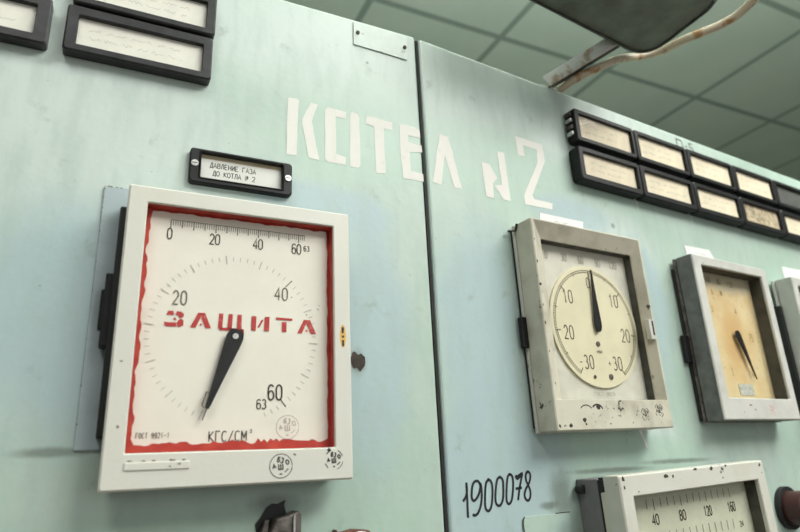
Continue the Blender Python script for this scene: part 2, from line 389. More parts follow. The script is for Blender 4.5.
for P in ([(16.6,-168.4),(19.2,-166.0),(21.4,-161.5),(21.5,-154.1),(21.2,-166),(20.7,-181.2)],
          [(36.3,-157.5),(34.4,-154.2),(31.8,-153.4),(29.0,-154.8),(27.0,-158.8),(26.0,-164.9),(26.7,-168.0),(28.7,-168.5),(32.0,-166),(34.9,-161.5),(36.6,-156.5),(36.7,-164),(35.2,-171.5),(31.6,-178.0),(28.0,-180.0),(25.5,-179.0)],
          [(45.6,-152.9),(42.6,-155),(41.0,-160),(39.6,-169),(39.6,-175),(42.0,-177.6),(45.0,-175.6),(47.2,-170),(48.6,-161),(48.2,-155.5),(45.6,-152.9),(44.0,-153.4)],
          [(58.1,-151.5),(55,-153),(53.0,-158),(51.2,-166),(51.2,-172),(53.7,-174.3),(56.8,-173),(59.4,-168),(60.8,-159),(60.6,-153.8),(58.1,-151.5),(56.5,-151.9)],
          [(69.4,-149.7),(66.8,-151.5),(65.0,-157),(63.4,-166),(63.2,-171.5),(65.1,-173.6),(68.2,-171.5),(70.4,-166),(72.2,-157),(71.8,-151.5),(69.4,-149.7),(68,-150)],
          [(75.6,-151.2),(78.0,-151.8),(83.3,-149.7),(81.5,-155),(79.1,-161),(75.9,-171.3)], [(75.6,-151.2),(77.5,-153.8),(82.6,-150.6)], [(74.3,-161.9),(81.6,-161.4)],
          [(90.8,-148.4),(88.4,-149.6),(87.2,-152.4),(87.6,-156.4),(89.4,-160.0),(91.0,-164.5),(90.2,-169.6),(87.6,-172.2),(84.9,-171.0),(83.9,-167.2),(86.0,-162.8),(89.6,-159.0),(92.4,-154.4),(92.8,-150.6),(90.8,-148.4),(89.4,-148.8)]):
    mb.ribbon([tuple(p) for p in smooth_path(W(P), 4)], .0022, ye)
mb.build('painted_serial_number', M['darkwash'], c2)
mb = MB()
for P in ([(425.4,274.5),(425.6,258.6)], [(424.4,274.8),(437,274.2)], [(437.4,274.6),(438.8,259.2)], [(443.5,267),(448,267.4)], [(461.5,274.6),(453.6,274.4),(454.4,268.8),(459.5,268.2),(461.8,265),(459.8,261.6),(456.6,261.4)]):
    mb.ribbon(W(P), .0019, ye)
mb.build('small_marking', M['ink2'], c2)
MB().box(-.0016, .0013, .0010, .0040, ZF, HT-.004).build('seam_shade_strip', M['edge'], c2)  # added black strip that paints the shade in the gap between the cabinets
# broken-out bolt hole right of the big gauge
mb = MB(); chip(mb, .1312, -.0575, .0072, -.0004, 5, 11); chip(mb, .1285, -.0520, .0035, -.00045, 6, 9)
mb.build('rust_markings', M['rust'], c1)

for k, (xd, L) in enumerate(((.3135, .011), (.4230, .009), (.5330, .008))):
    MB().poly([(xd-.0016, .1590), (xd+.0022, .1590), (xd+.0014, .1590-L*.5), (xd+.0018, .1590-L), (xd+.0004, .1590-L*1.1), (xd-.0002, .1590-L*.6)], ye).build('paint_drip', M['whitesten'], c2)
MB().poly([(.2480, -.112), (.2540, -.112), (.2560, -.121), (.2595, -.131), (.2575, -.1325), (.2540, -.124)], ye).build('paint_drip', M['whitesten'], c2)
# name plate with two rivets
npl = thing('name_plate', 'small painted-over metal name plate riveted at the top of the left cabinet', 'plate', .1630, .2640, 1)
MB().prism([(-.0288, .0142), (.0288, .0137), (.0286, -.0142), (.0010, -.0131), (.0002, -.0120), (-.0008, -.0129), (-.0290, -.0122)], -.0014, 0).build('plate', plain('pale painted plate', (.60, .68, .63), .45, var=.06, scale=60, bmp=.1), npl)
mb = MB().disc(-.0247, .0021, .0019, -.0026, -.0014, 16); mb.build('rivet', M['rust'], npl)
mb = MB().disc(.0262, -.0001, .0019, -.0026, -.0014, 16); mb.build('rivet', M['rust'], npl)
mb = MB(); chip(mb, -.0195, .0024, .0010, -.0016, 3); chip(mb, .0232, -.0062, .0009, -.0016, 4); chip(mb, .0256, -.0055, .0007, -.0016, 5)
build_each(mb, 'paint_chip', M['greyink'], npl)

# ------------------------------------------------------------------ label frames
def label_frame(label, x0, x1, z0, z1, plane, d, border, group, seed, paper='paper', r=.0025, bord=None, writing=2, ink='faint', fm='frame'):
    cx, cz = (x0+x1)/2, (z0+z1)/2; w, h = (x1-x0)/2, (z1-z0)/2
    t = thing('label_frame', label, 'label frame', cx, cz, plane, group, y=-.0004)
    bl, br, bb, bt = bord or (border,)*4
    i = (-w+bl, w-br, -h+bb, h-bt)
    loops = [rrect(-w, w, -h, h, 0, r), rrect(-w, w, -h, h, -d+.0012, r), rrect(-w+.0012, w-.0012, -h+.0012, h-.0012, -d, r),
             rrect(i[0]-.0006, i[1]+.0006, i[2]-.0006, i[3]+.0006, -d, .0012), rrect(*i, -d+.0008, .001), rrect(*i, -.0012, .001), rrect(i[0], i[1], i[2], i[3], 0, .001)]
    MB().loft(loops, closed=True).build('frame', M[fm], t)
    p = MB().box(i[0]-.002, i[1]+.002, -d+.0046, -d+.0040, i[2]-.002, i[3]+.002).build('paper_insert', M[paper], t)
    if writing:
        mb = MB(); ph = i[3]-i[2]
        for k in range(writing):
            a = random.Random(seed*31+k); q = i[1]-i[0]
            scribble(mb, i[0]+q*a.uniform(.08, .2), i[1]-q*a.uniform(.1, .35), i[3]-ph*(.34+.30*k), ph*.12, .0004, -d+.0039, seed*7+k)
        if mb.v: mb.build('handwriting', M[ink], p)
    MB().box(i[0]-.001, i[1]+.001, -d+.0026, -d+.0020, i[2]-.001, i[3]+.001).build('glass_pane', M['glass'], t)
    return t, i
gA = 'large label frames at the top left'
label_frame('dark label frame at the top left, lower one of the stacked pair', -.1058, .0025, .1700, .2113, 1, .010, .008, gA, 1, bord=(.0085, .0078, .0066, .0085))
label_frame('dark label frame cut by the top of the photo, upper one of the stacked pair', -.1035, .0036, .2142, .2552, 1, .010, .008, gA, 2, bord=(.0085, .0078, .0062, .0085))
label_frame('dark label frame in the top left corner, left of the stacked pair', -.2240, -.1160, .1700, .2113, 1, .010, .008, gA, 3, bord=(.0085, .0095, .0075, .0085))
gB = 'small label frames in two rows on the right cabinet'
P0, WD = .1068, .1062
ords = ['first', 'second', 'third', 'fourth', 'fifth']
up_desc = ['cream paper, first from the left in the upper row', 'cream paper, second from the left in the upper row', 'cream paper, third from the left in the upper row',
           'cream paper, fourth from the left in the upper row', 'dark grey empty window, last visible in the upper row']
lo_desc = ['cream handwritten paper, first from the left in the lower row', 'cream paper, second from the left in the lower row', 'cream paper, third from the left in the lower row',
           'brown scribbled paper, fourth from the left in the lower row', 'cream paper, last in the lower row at the photo edge']
M['emptygrey'] = plain('grey empty backing', (.10, .105, .10), .6)
M['paperbrown'] = plain('brown smeared paper', (.50, .41, .29), .75, var=.45, scale=160)
for k in range(5):
    x = .2062+k*P0
    t, i = label_frame('black label frame with '+up_desc[k], x, x+WD, .2090, .2522, 2, .014, .007, gB, 20+k, paper='emptygrey' if k == 4 else 'paper2', r=.0045, bord=(.0078, .0055, .0062, .0062), fm='black', writing=0 if k == 4 else 2, ink='faded')
    if k == 0:
        for j in range(4):
            MB().box(-WD/2-.0030, -WD/2, -.0105, -.0015, .012-j*.0085, .017-j*.0085).build('side_tab', M['steel'] if j % 2 else M['dullsteel'], t, .0006)
for k in range(5):
    x = .2042+k*(P0+.0006)
    t, i = label_frame('black label frame with '+lo_desc[k], x, x+WD+.0005, .1590, .2022, 2, .014, .007, gB, 40+k, paper='paperbrown' if k == 3 else 'paper2', r=.0045, bord=(.0082, .0058, .0078, .0065), fm='black', writing=3 if k == 3 else 2, ink='ink2' if k == 3 else 'faded')
# the little one above the big gauge
t = thing('label_frame', 'small black label frame with typed white paper just above the big gauge', 'label frame', .0322, .0935, 1)
w, h = .0412, .0150; d = .006
i = (-.0325, .0325, -.0102, .0116)
MB().loft([rrect(-w, w, -h, h, 0, .003), rrect(-w, w, -h, h, -.0048, .003), rrect(-w+.001, w-.001, -h+.001, h-.001, -d, .003),
           rrect(i[0]-.0018, i[1]+.0018, i[2]-.0014, i[3]+.0014, -d, .0012), rrect(i[0]-.0010, i[1]+.0010, i[2]-.0008, i[3]+.0008, -d-.0012, .0012), rrect(*i, -d, .0008), rrect(*i, -.001, .0008), rrect(*i, 0, .0008)], closed=True).build('frame', M['black'], t)
p = MB().box(i[0]-.001, i[1]+.001, -.0022, -.0018, i[2]-.001, i[3]+.001).build('paper_insert', M['paperw'], t)
mb = MB(); text(mb, 'ДАВЛЕНИЕ ГАЗА', -.0070, .0033, .0042, .0023, .00055, .0006, -.0023); text(mb, 'ДО КОТЛА № 2', -.0060, -.0035, .0042, .0023, .00055, .0006, -.0023)
mb.build('typed_text', M['ink'], p)
MB().box(i[0]-.001, i[1]+.001, -.00235, -.0022, .0082, i[3]+.001).build('yellowed_strip', plain('yellowed paper edge', (.50, .42, .29), .7), p)
MB().box(i[0]-.0005, i[1]+.0005, -.0045, -.0040, i[2]-.0005, i[3]+.0005).build('glass_pane', M['glass'], t)
for sx, sz in ((-.0374, .0010), (.0375, .0006)):
    s = MB().disc(sx, sz, .0027, -.0070, -.0060, 20).build('screw', M['steel'], t, .0004)
    MB().box(sx-.0022, sx+.0022, -.00708, -.00702, sz-.0004, sz+.0004).build('screw_slot', M['ink'], s)

# ------------------------------------------------------------------ gauges
D = .030
def bezel_loops(x0, x1, z0, z1, wx0, wx1, wz0, wz1, yb, yf, yi, r=.0015, style='flat', rim=.003):
    if style == 'flat':
        return [rrect(x0, x1, z0, z1, yb, r), rrect(x0, x1, z0, z1, yf+.0012, r), rrect(x0+.0012, x1-.0012, z0+.0012, z1-.0012, yf, r),
                rrect(wx0-.0008, wx1+.0008, wz0-.0008, wz1+.0008, yf, .001), rrect(wx0, wx1, wz0, wz1, yf+.0008, .0008), rrect(wx0, wx1, wz0, wz1, yi, .0008),
                rrect(wx0-.004, wx1+.004, wz0-.004, wz1+.004, yi, .0008), rrect(x0+.002, x1-.002, z0+.002, z1-.002, yi, r), rrect(x0+.002, x1-.002, z0+.002, z1-.002, yb, r)]
    # funnel: narrow front edge, then a slope in to the window on top and sides; flat bar at the bottom
    return [rrect(x0, x1, z0, z1, yb, r), rrect(x0, x1, z0, z1, yf+.001, r), rrect(x0+.001, x1-.001, z0+.001, z1-.001, yf, r),
            rrect(x0+rim, x1-rim, wz0-.0015, z1-rim*.6, yf, .001), rrect(wx0, wx1, wz0, wz1, yf+.009, .0008), rrect(wx0, wx1, wz0, wz1, yi, .0008),
            rrect(wx0-.004, wx1+.004, wz0-.004, wz1+.004, yi, .0008), rrect(x0+.002, x1-.002, z0+.002, z1-.002, yi, r), rrect(x0+.002, x1-.002, z0+.002, z1-.002, yb, r)]
def stamp(mb, cx, cz, r, y, seed, th=.0004, part=False, marks=True):
    R = random.Random(seed)
    if part:
        for a in (20, 110, 200, 290): mb.ribbon([(cx+p[0], cz+p[1]) for p in arc(0, 0, r, r, a, a+R.uniform(30, 62))], th*R.uniform(.8, 1.6), y)
    else: mb.ribbon([(cx+p[0], cz+p[1]) for p in arc(0, 0, r, r, 0, 354, 40)], th, y)
    if marks:
        for s, ox, oz, ro, h, w, gp in (('63', -.05, .50, -.25, .42, .20, .12), ('О', .56, .30, .3, .36, .26, 0), ('Ш', -.02, -.06, .05, .44, .38, 0), ('А', -.60, -.02, .2, .34, .26, 0), ('1', .48, -.40, -.9, .36, .12, 0), ('-', 0, -.66, 0, .3, .30, 0)):
            text(mb, s, cx+ox*r, cz+oz*r, r*h, r*w, r*gp, th*1.6, y, ro)
def gauge(name, label, x, z, plane, size, win, bez_m, style, dial_m, yi=-.0195, rim=.003, yb=-.0125):
    t = thing(name, label, 'gauge', x, z, plane)
    x0, x1, z0, z1 = size
    MB().box(x0+.004, x1-.004, yb, 0, z0+.004, z1-.004).build('case', M['case'], t, .002)
    bz = MB().loft(bezel_loops(x0, x1, z0, z1, *win, yb, -D, yi, style=style, rim=rim), closed=True).build('bezel', M[bez_m], t)
    dl = MB().box(win[0]-.0035, win[1]+.0035, yi, yi+.001, win[2]-.0035, win[3]+.0035).build('dial', M[dial_m], t)
    return t, bz, dl
def sleeve(parent, win, y0, y1, m='sleeve'):
    a = .0002; return MB().loft([rrect(win[0]+a, win[1]-a, win[2]+a, win[3]-a, yy, .0006) for yy in (y0, y1)]).build('inner_sleeve', M[m], parent)
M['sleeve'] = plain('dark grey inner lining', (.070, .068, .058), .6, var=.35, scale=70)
def ray_tick(mb, cx, cz, a, r0, r1, th, y):
    a = math.radians(a); mb.ribbon([(cx+r0*math.cos(a), cz+r0*math.sin(a)), (cx+r1*math.cos(a), cz+r1*math.sin(a))], th, y)

# --- big gauge with the red border
WIN = (-.0690, .0686, -.0800, .0896)
g, bz, dl = gauge('pressure_gauge', 'large ivory square pressure gauge with ragged red border and red stencilled word', .0319, -.0439, 1, (-.0821, .0821, -.1022, .1022), WIN, 'white', 'flat', 'dial', yi=-.020)
MB().box(-.0984, .078, -.0016, -.0002, -.0765, .1107).build('mounting_plate', M['blueplate'], g, .0006)
mb = MB()
for zz, q in ((.108, .0012), (.1015, .0008), (.093, .0010), (.0890, .0007), (.075, .0009), (.052, .0007), (.030, .0009), (-.004, .0008), (-.035, .0010), (-.060, .0008)): chip(mb, -.0980, zz, q, -.00165, int(500+zz*1999), sx=.5)
for xx in (-.0955, -.0935, -.0900, -.0870): chip(mb, xx, .1103, .0007, -.00165, int(-xx*9999), sx=1.6)
for b_ in build_each(mb, 'paint_chip', M['greyink'], g): pass
MB().box(-.0862, -.070, -.018, -.0016, -.0700, .0895).build('case_flange', M['case'], g, .0015)
MB().box(-.0905, -.080, -.015, -.0030, -.0110, .0400).build('clamp', M['black'], g, .001)
MB().box(-.0925, -.088, -.012, -.0050, .0010, .0290).build('clamp_screw', M['black'], g, .001)
y = -.0202
pts_o, pts_i = [], []
R = random.Random(11)
def edge_run(a, b, n, off):
    for k in range(n):
        tt = k/n; pts_o.append((a[0]+(b[0]-a[0])*tt, a[1]+(b[1]-a[1])*tt)); pts_i.append(off(tt, k))
def bumps(t, seed, amp):
    return amp*(.55*math.sin(t*21+seed)+.35*math.sin(t*47+seed*2.3)+.4*math.sin(t*83+seed*1.7))+R.uniform(-.35, .35)*amp
edge_run((-.0725, .0925), (-.0725, -.0835), 60, lambda t, k: (-.0660+bumps(t, 1, .0010), .0875-t*.1610))
edge_run((-.0725, -.0835), (.0722, -.0835), 60, lambda t, k: (-.0640+t*.1290, -.0742+bumps(t, 4, .0013)+(.0020 if .60 < t < .72 and k % 2 else 0)))
edge_run((.0722, -.0835), (.0722, .0925), 60, lambda t, k: (.0664+bumps(t, 2, .0004), -.0735+t*.1610))
edge_run((.0722, .0925), (-.0725, .0925), 50, lambda t, k: (.0660-t*.1310, .0880+bumps(t, 3, .0006)))
n = len(pts_o); mb = MB()
mb.add([(p[0], y, p[1]) for p in pts_o]+[(p[0], y, p[1]) for p in pts_i], [(i_, (i_+1) % n, n+(i_+1) % n, n+i_) for i_ in range(n)])
mb.build('red_border', M['red'], dl)
MB().loft([rrect(WIN[0]+.0002, WIN[1]-.0002, WIN[2]+.0002, WIN[3]-.0002, yy, .0006) for yy in (-.0282, -.0203)]).build('red_inner_lip', M['red'], bz)
mb = MB()
for k in range(64):
    xx = -.0520+k*.0952/60
    L = .0066 if k % 10 == 0 else (.0056 if k % 5 == 0 else .0042)
    mb.ribbon([(xx, .0826), (xx, .0826-L)], .00075 if k % 5 == 0 else .00045, -.0203)
mb.ribbon([(-.0520, .0826), (.0480, .0826)], .0004, -.0203)
mb.build('straight_scale_markings', M['greyink'], dl)
PX, PZ = -.0030, -.0019
mb = MB(); mj = MB()
for k in range(64):
    a = 249.0-k*5.02
    if k % 10 == 0 and k in (40, 60): ray_tick(mj, PX, PZ, a, .0545, .0618, .0008, -.0203)
    elif k % 5 == 0: ray_tick(mb, PX, PZ, a, .0550, .0615, .0008, -.0203)
    else: ray_tick(mb, PX, PZ, a, .0572, .0606, .0005, -.0203)
mb.build('round_scale_markings', M['faint'], dl); build_each(mj, 'dark_scale_markings', M['greyink'], dl)
mb = MB()
for s, xx, zz, h, w in (('0', -.0524, .0716, .0082, .0030), ('20', -.0208, .0710, .0080, .0030), ('40', .0112, .0710, .0080, .0030), ('60', .0415, .0706, .0080, .0030)):
    text(mb, s, xx, zz, h, w, .0010, .00085, -.0203)
text(mb, '63', .0497, .0717, .0042, .0018, .0008, .0006, -.0203)
text(mb, '60', .0268, -.0407, .0106, .0040, .0018, .0012, -.0203)
text(mb, '63', .0172, -.0490, .0066, .0028, .0010, .0008, -.0203)
text(mb, 'КГС/СМ', -.0052, -.0703, .0066, .0032, .0012, .00070, -.0203); text(mb, '2', .0105, -.0672, .0022, .0012, 0, .0004, -.0203)
build_each(mb, 'dark_numeral', M['ink2'], dl)
mb = MB()
text(mb, '20', -.0424, .0245, .0098, .0036, .0018, .0010, -.0203); text(mb, '40', .0300, .0330, .0096, .0038, .0018, .0010, -.0203)
text(mb, 'ГОСТ 9921-1', -.0530, -.0690, .0032, .0012, .0007, .0005, -.0203)
build_each(mb, 'pale_numeral', plain('worn brown ink', (.20, .165, .13), .8), dl)
# stencilled red word
mb = MB(); y = -.0204
def sten(x0, x1, z0, z1, polys):
    for P in polys: mb.poly(wob([(x0+(x1-x0)*a, z0+(z1-z0)*b) for a, b in P], .00025), y)
LEG = [[(0, 0), (.25, 0), (.56, .98), (.36, 1)], [(.52, .62), (.50, .92), (.62, 1), (.68, 1), (1, 0), (.72, 0)], [(.42, .20), (.50, .30), (.58, .20), (.50, .12)]]
zl, zh = .0037, .0145
sten(-.0514, -.0388, zl, zh, [[(.08, .74), (.48, .74), (.44, 1), (.16, 1)], [(.54, .74), (.62, 1), (.86, 1), (1, .86), (1, .66), (.86, .56), (.74, .60), (.72, .74)], [(.42, .44), (.50, .58), (.60, .54), (.60, .42)], [(.66, .30), (.76, .48), (.9, .5), (1, .38), (1, .12), (.88, 0), (.70, 0), (.68, .24)], [(0, .08), (.12, 0), (.64, 0), (.62, .26), (.10, .26), (.0, .30)]])
sten(-.0343, -.0200, zl, zh, LEG)
sten(-.0152, .0030, zl-.0012, zh+.0004, [[(0, .12), (.16, .12), (.18, 1), (.02, 1)], [(.36, .12), (.52, .12), (.54, 1), (.38, 1)], [(.72, .12), (.90, .12), (.90, 1), (.74, 1)], [(.05, .0), (.95, .0), (1, .16), (.05, .16)], [(.86, -.2), (1, -.2), (1, .1), (.86, .1)]])
sten(.0082, .0214, zl, zh, [[(0, 0), (.26, 0), (.26, 1), (0, 1)], [(.34, .22), (.42, .2), (.66, .72), (.62, .80), (.56, .76)], [(.72, 0), (1, 0), (1, 1), (.74, 1)]])
sten(.0264, .0390, zl, zh, [[(0, .86), (1, .84), (1, .99), (0, 1)], [(.36, 0), (.64, 0), (.64, .72), (.36, .72)]])
sten(.0426, .0574, zl-.0003, zh-.0003, LEG)
mb.build('stencilled_word', M['redsten'], dl)
mb = MB(); stamp(mb, .0363, -.0649, .0082, -.0203, 3, .00035); mb.build('inspection_stamp', M['pinkink'], dl)
mb = MB(); chip(mb, .0500, .0180, .0006, -.0204, 1); chip(mb, .0590, .0230, .0008, -.0204, 2, sx=.5); chip(mb, .0600, .0260, .0007, -.0204, 9, sx=.4); chip(mb, .0382, .0310, .0006, -.0204, 8)
build_each(mb, 'dirt', M['ink2'], dl)
# pointer
A = Vector((-.0035, -.0021)); B = Vector((-.0207, -.0530)); dv = (B-A).normalized(); nv = Vector((-dv.y, dv.x))
def tp(s, w): return A+dv*s+nv*w
prof = [(-.0052, .0032), (-.0036, .0050), (.0, .0060), (.006, .0058), (.030, .0034), (.050, .0017), (.0530, .0012)]
pts = [tp(s, w) for s, w in prof]+[tp(s, -w) for s, w in prof[::-1]]
po = MB().prism([tuple(p) for p in pts], -.0240, -.0228).build('pointer', M['black'], g)
MB().prism([tuple(tp(s, w)) for s, w in ((.052, .0006), (.0610, .0004), (.0610, -.0004), (.052, -.0006))], -.0236, -.0230).build('pointer_tip', M['dullsteel'], po)
lp = [tuple(tp(s, w)) for s, w in ((.0430, -.0024), (.0425, -.0044), (.0520, -.0038), (.0530, -.0018))]
MB().tube([(a, -.0236, b) for a, b in lp], .00045, 8).build('wire_loop', M['dullsteel'], po)
s = MB().disc(A.x, A.y, .0021, -.0250, -.0240, 20).build('pointer_screw', M['steel'], po, .0003)
MB().disc(A.x, A.y, .0016, -.0228, -.0200, 16).build('spindle', M['dullsteel'], g)
MB().box(WIN[0]+.0001, WIN[1]-.0001, -.0276, -.0268, WIN[2]+.0001, WIN[3]-.0001).build('glass_pane', M['glass'], g)
# on the bezel
mb = MB(); stamp(mb, .0294, -.0912, .0078, -D-.0001, 4, .00055); mb.build('inspection_stamp', M['ink'], bz); mb = MB(); stamp(mb, .0675, -.0885, .0068, -D-.0001, 9, .0006, part=True)
mb.build('inspection_stamp', M['ink'], bz)
mb = MB(); chip(mb, .0640, -.0815, .0014, -D-.0001, 3, sx=1.3); chip(mb, .0390, -.0840, .0008, -D-.0001, 4, sx=1.4); build_each(mb, 'ink_blot', M['ink'], bz)
rb = MB().box(-.0690, -.0300, -D-.0008, -D+.0005, -.0905, -.0855).build('raised_rib', M['white'], bz, .0008)
mb = MB(); chip(mb, -.0418, -.0850, .0011, -D-.00012, 11); chip(mb, -.0420, -.0885, .0007, -D-.0010, 12); chip(mb, -.0365, -.0872, .0009, -D-.0010, 13, sx=1.5)
for xx in (-.066, -.058, -.052, -.040, -.034): chip(mb, xx, -.0848, .0006, -D-.00012, int(-xx*5000), sx=3)
chip(mb, -.0760, .0275-.0505, .0007, -D-.00012, 5, sx=1.5); chip(mb, -.0745, -.0640, .0011, -D-.00012, 6)
build_each(mb, 'paint_chip', plain('brown chip', (.22, .16, .11), .8), bz)
mb = MB(); mb.poly([(.0756+a[0]*.0024, .0008+a[1]*.0088) for a in arc(0, 0, 1, 1, 0, 350, 20)], -D-.0001); ym = mb.build('yellow_slot_mark', M['yellow'], bz)
mb = MB(); mb.poly([(.0746, .0030), (.0762, .0030), (.0766, .0075), (.0746, .0078)], -D-.0002); mb.poly([(.0748, -.0068), (.0764, -.0068), (.0764, -.0022), (.0748, -.0024)], -D-.0002)
mb.poly([(.0756+p[0], .0004+p[1]) for p in arc(0, 0, .0010, .0010, 0, 340, 12)], -D-.0002); mb.build('black_slot', M['ink'], ym)

# --- draught gauge: cream bevelled bezel, round disc
WIN = (-.0625, .0735, -.0745, .0835)
g, bz, dl = gauge('draught_gauge', 'chipped cream gauge with round cream dial and upright black pointer, below the white number 2', .1835, -.0118, 2, (-.0815, .0815, -.1030, .1005), WIN, 'cream', 'funnel', 'dial_b', yi=-.0105, yb=-.0072)
g.rotation_euler.rotate_axis('Y', math.radians(-.7))
MB().box(-.0822, .0800, -.0062, -.0022, -.1035, .1000).build('rear_flange', M['ivory2'], g, .0008)
MB().box(-.0800, .0790, -.0074, -.0060, -.1010, .0990).build('seal_gap', M['case'], g)
MB().box(-.0828, .0775, -.0024, -.0002, -.0990, .0960).build('case_flange', M['case'], g, .001)
MB().box(-.0880, -.078, -.0075, -.0020, -.0250, .0050).build('clamp', M['black'], g, .001)
MB().tube([(-.0895, -.005, .0930), (-.0825, -.008, .0935), (-.0825, -.011, .1000)], .0012, 8).build('wire_hook', M['case'], g)
sleeve(bz, WIN, -.0195, -.0107)
CX, CZ = .0090, .0012; RD = .0635
ds = MB().disc(CX, CZ, RD, -.0128, -.0105, 72).build('dial_disc', M['disc'], dl, .0005)
yd = -.0130; mb = MB()
for rr_ in (.0592, .0568): mb.ribbon([(CX+p[0], CZ+p[1]) for p in arc(0, 0, rr_, rr_, 90-147, 90+147, 90)], .00045, yd)
for k in range(-60, 61):
    a = 90-k*2.45
    if k % 20 == 0: ray_tick(mb, CX, CZ, a, .0525, .0592, .0009, yd)
    elif k % 10 == 0: ray_tick(mb, CX, CZ, a, .0545, .0592, .0007, yd)
    else: ray_tick(mb, CX, CZ, a, .0568, .0592, .0004, yd)
mb.build('round_scale_markings', M['ink2'], ds)
mb = MB()
for s, xx, zz in (('10', -.0265, .0292), ('10', .0420, .0300), ('20', -.0320, -.0080), ('20', .0520, -.0070), ('30', -.0095, -.0368), ('30', .0325, -.0372)):
    text(mb, s, xx, zz, .0135, .0050, .0026, .0011, yd)
text(mb, '0', .0065, .0468, .0110, .0045, 0, .0010, yd); text(mb, '-', -.0205, -.0368, .008, .0045, 0, .0008, yd); text(mb, '+', .0208, -.0372, .008, .0045, 0, .0006, yd)
text(mb, 'ММ', .0082, -.0262, .0036, .0030, .0012, .00045, yd)
build_each(mb, 'numeral', M['ink2'], ds)
for xx, zz, r_ in ((.0075, -.0180, .0028), (-.0040, -.0515, .0018), (.0195, -.0510, .0030)):
    MB().disc(xx, zz, r_, -.0136, -.0128, 16).build('screw', M['dullsteel'], ds, .0003)
mb = MB()
for s, xx in (('0', -.0470), ('30', -.0220), ('60', .0030), ('90', .0290), ('120', .0530)):
    text(mb, s, xx, .0720, .0080, .0030, .0012, .0011, -.0108)
text(mb, 'ГОСТ 3029', .0090, -.0680, .0034, .0022, .0012, .0005, -.0108)
build_each(mb, 'faded_numeral', plain('ghostly grey ink', (.40, .385, .32), .8), dl)
A = Vector((.0093, .0017)); B = Vector((.0108, .0614)); dv = (B-A).normalized(); nv = Vector((-dv.y, dv.x))
prof = [(-.0075, .0012), (-.0055, .0034), (-.002, .0046), (.003, .0048), (.022, .0030), (.045, .0015), (.0590, .0006)]
pts = [tp(s, w) for s, w in prof]+[tp(s, -w) for s, w in prof[::-1]]
MB().prism([tuple(p) for p in pts], -.0162, -.0150).build('pointer', M['black'], g)
MB().disc(A.x, A.y, .0018, -.0150, -.0125, 16).build('spindle', M['dullsteel'], g)
MB().box(WIN[0]+.0001, WIN[1]-.0001, -.0188, -.0181, WIN[2]+.0001, WIN[3]-.0001).build('glass_pane', M['glass'], g)
mb = MB(); stamp(mb, .0405, -.0895, .0062, -D-.0001, 5, .0005, part=True); mb.build('inspection_stamp', M['ink'], bz); mb = MB(); stamp(mb, .0625, -.0862, .0064, -D-.0001, 6, .0006, part=True)
mb.build('inspection_stamp', M['ink'], bz)
mb = MB()
mb.ribbon(arc(-.0420, -.0850, .0075, .0045, 160, 20, 10), .0010, -D-.0001); mb.ribbon(arc(-.0270, -.0850, .0070, .0050, 150, 10, 10), .0016, -D-.0001)
chip(mb, -.0255, -.0830, .0030, -D-.0001, 21, sx=1.4); chip(mb, -.0460, -.0935, .0024, -D-.0001, 22); chip(mb, -.0450, -.0975, .0016, -D-.0001, 23)
chip(mb, -.0045, -.0838, .0010, -D-.0001, 24); chip(mb, .0040, -.0850, .0012, -D-.0001, 25, sx=.7); chip(mb, .0080, -.0838, .0011, -D-.0001, 26, sx=1.5)
chip(mb, -.0645, -.0985, .0022, -D-.0001, 27); chip(mb, -.0780, -.0985, .0020, -D-.0001, 30, sx=.6); chip(mb, .020, -.0972, .0007, -D-.0001, 28, sx=2); chip(mb, -.012, -.0978, .0008, -D-.0001, 29, sx=2)
for zz, q in ((.055, .0022), (.032, .0026), (.012, .0016), (-.005, .002), (-.032, .0012), (.078, .0012)): chip(mb, -.0795, zz, q, -D-.0001, int(1000+zz*999), sx=.5)
build_each(mb, 'paint_chip', M['ink'], bz)
lt = MB().loft([rrect(.0705, .0775, -.0125, .0085, yy, .0006) for yy in (-.0310, -.0260)], cap=(True, False)).build('latch_plate', M['grey_enamel'], bz, .0005)
MB().box(.0745, .0770, -.0313, -.0309, -.0085, .0070).build('latch_slot', M['ink'], lt)

# --- yellowed gauge
WIN = (-.0640, .0660, -.0720, .0850)
g, bz, dl = gauge('pressure_gauge', 'grey square gauge with yellowed stained dial and slanting black pointer', .4370, -.0100, 2, (-.0790, .0790, -.0965, .0970), WIN, 'grey_enamel', 'flat', 'dial_c', yi=-.0115, yb=-.0085)
MB().loft([rrect(-.0793, .0793, -.0968, .0973, yy, .0015) for yy in (-.0280, -.0086)]).build('side_shell', plain('dark grey side enamel', (.15, .15, .145), .5, var=.25, scale=90), bz)
sleeve(bz, WIN, -.0270, -.0118)
MB().box(-.0798, .0780, -.0070, -.0035, -.0975, .0970).build('rear_flange', M['dullsteel'], g, .001)
MB().box(-.0780, .0760, -.0090, -.0068, -.0950, .0950).build('seal_gap', M['case'], g)
MB().box(-.0815, .0760, -.0035, -.0002, -.0960, .0850).build('case_flange', M['case'], g, .001)
MB().box(-.0900, -.080, -.0065, -.0010, -.0300, .0020).build('clamp', M['black'], g, .001)
mb = MB()
for s, xx, zz in (('0', -.047, .0760), ('40', -.026, .0760), ('80', -.004, .0755), ('120', .020, .0745)): text(mb, s, xx, zz, .0075, .0032, .0014, .0010, -.0118)
build_each(mb, 'faded_numeral', plain('pale worn ink', (.30, .25, .16), .8), dl)
mb = MB()
for s, xx, zz, h in (('5', -.0225, .0600, .0060), ('10', -.004, .0600, .0050), ('3', -.0300, .0375, .0070), ('4', .0200, .0390, .0075), ('75', .0420, .0060, .0095), ('1', -.0145, -.0390, .0100), ('0', .0290, -.0385, .0090)): text(mb, s, xx, zz, h, h*.38, h*.15, .0009, -.0118)
for k in range(64):
    a = 230-k*4.6; 
    if k % 3 == 0: ray_tick(mb, .004, .006, a, .0515, .0545, .0005, -.0118)
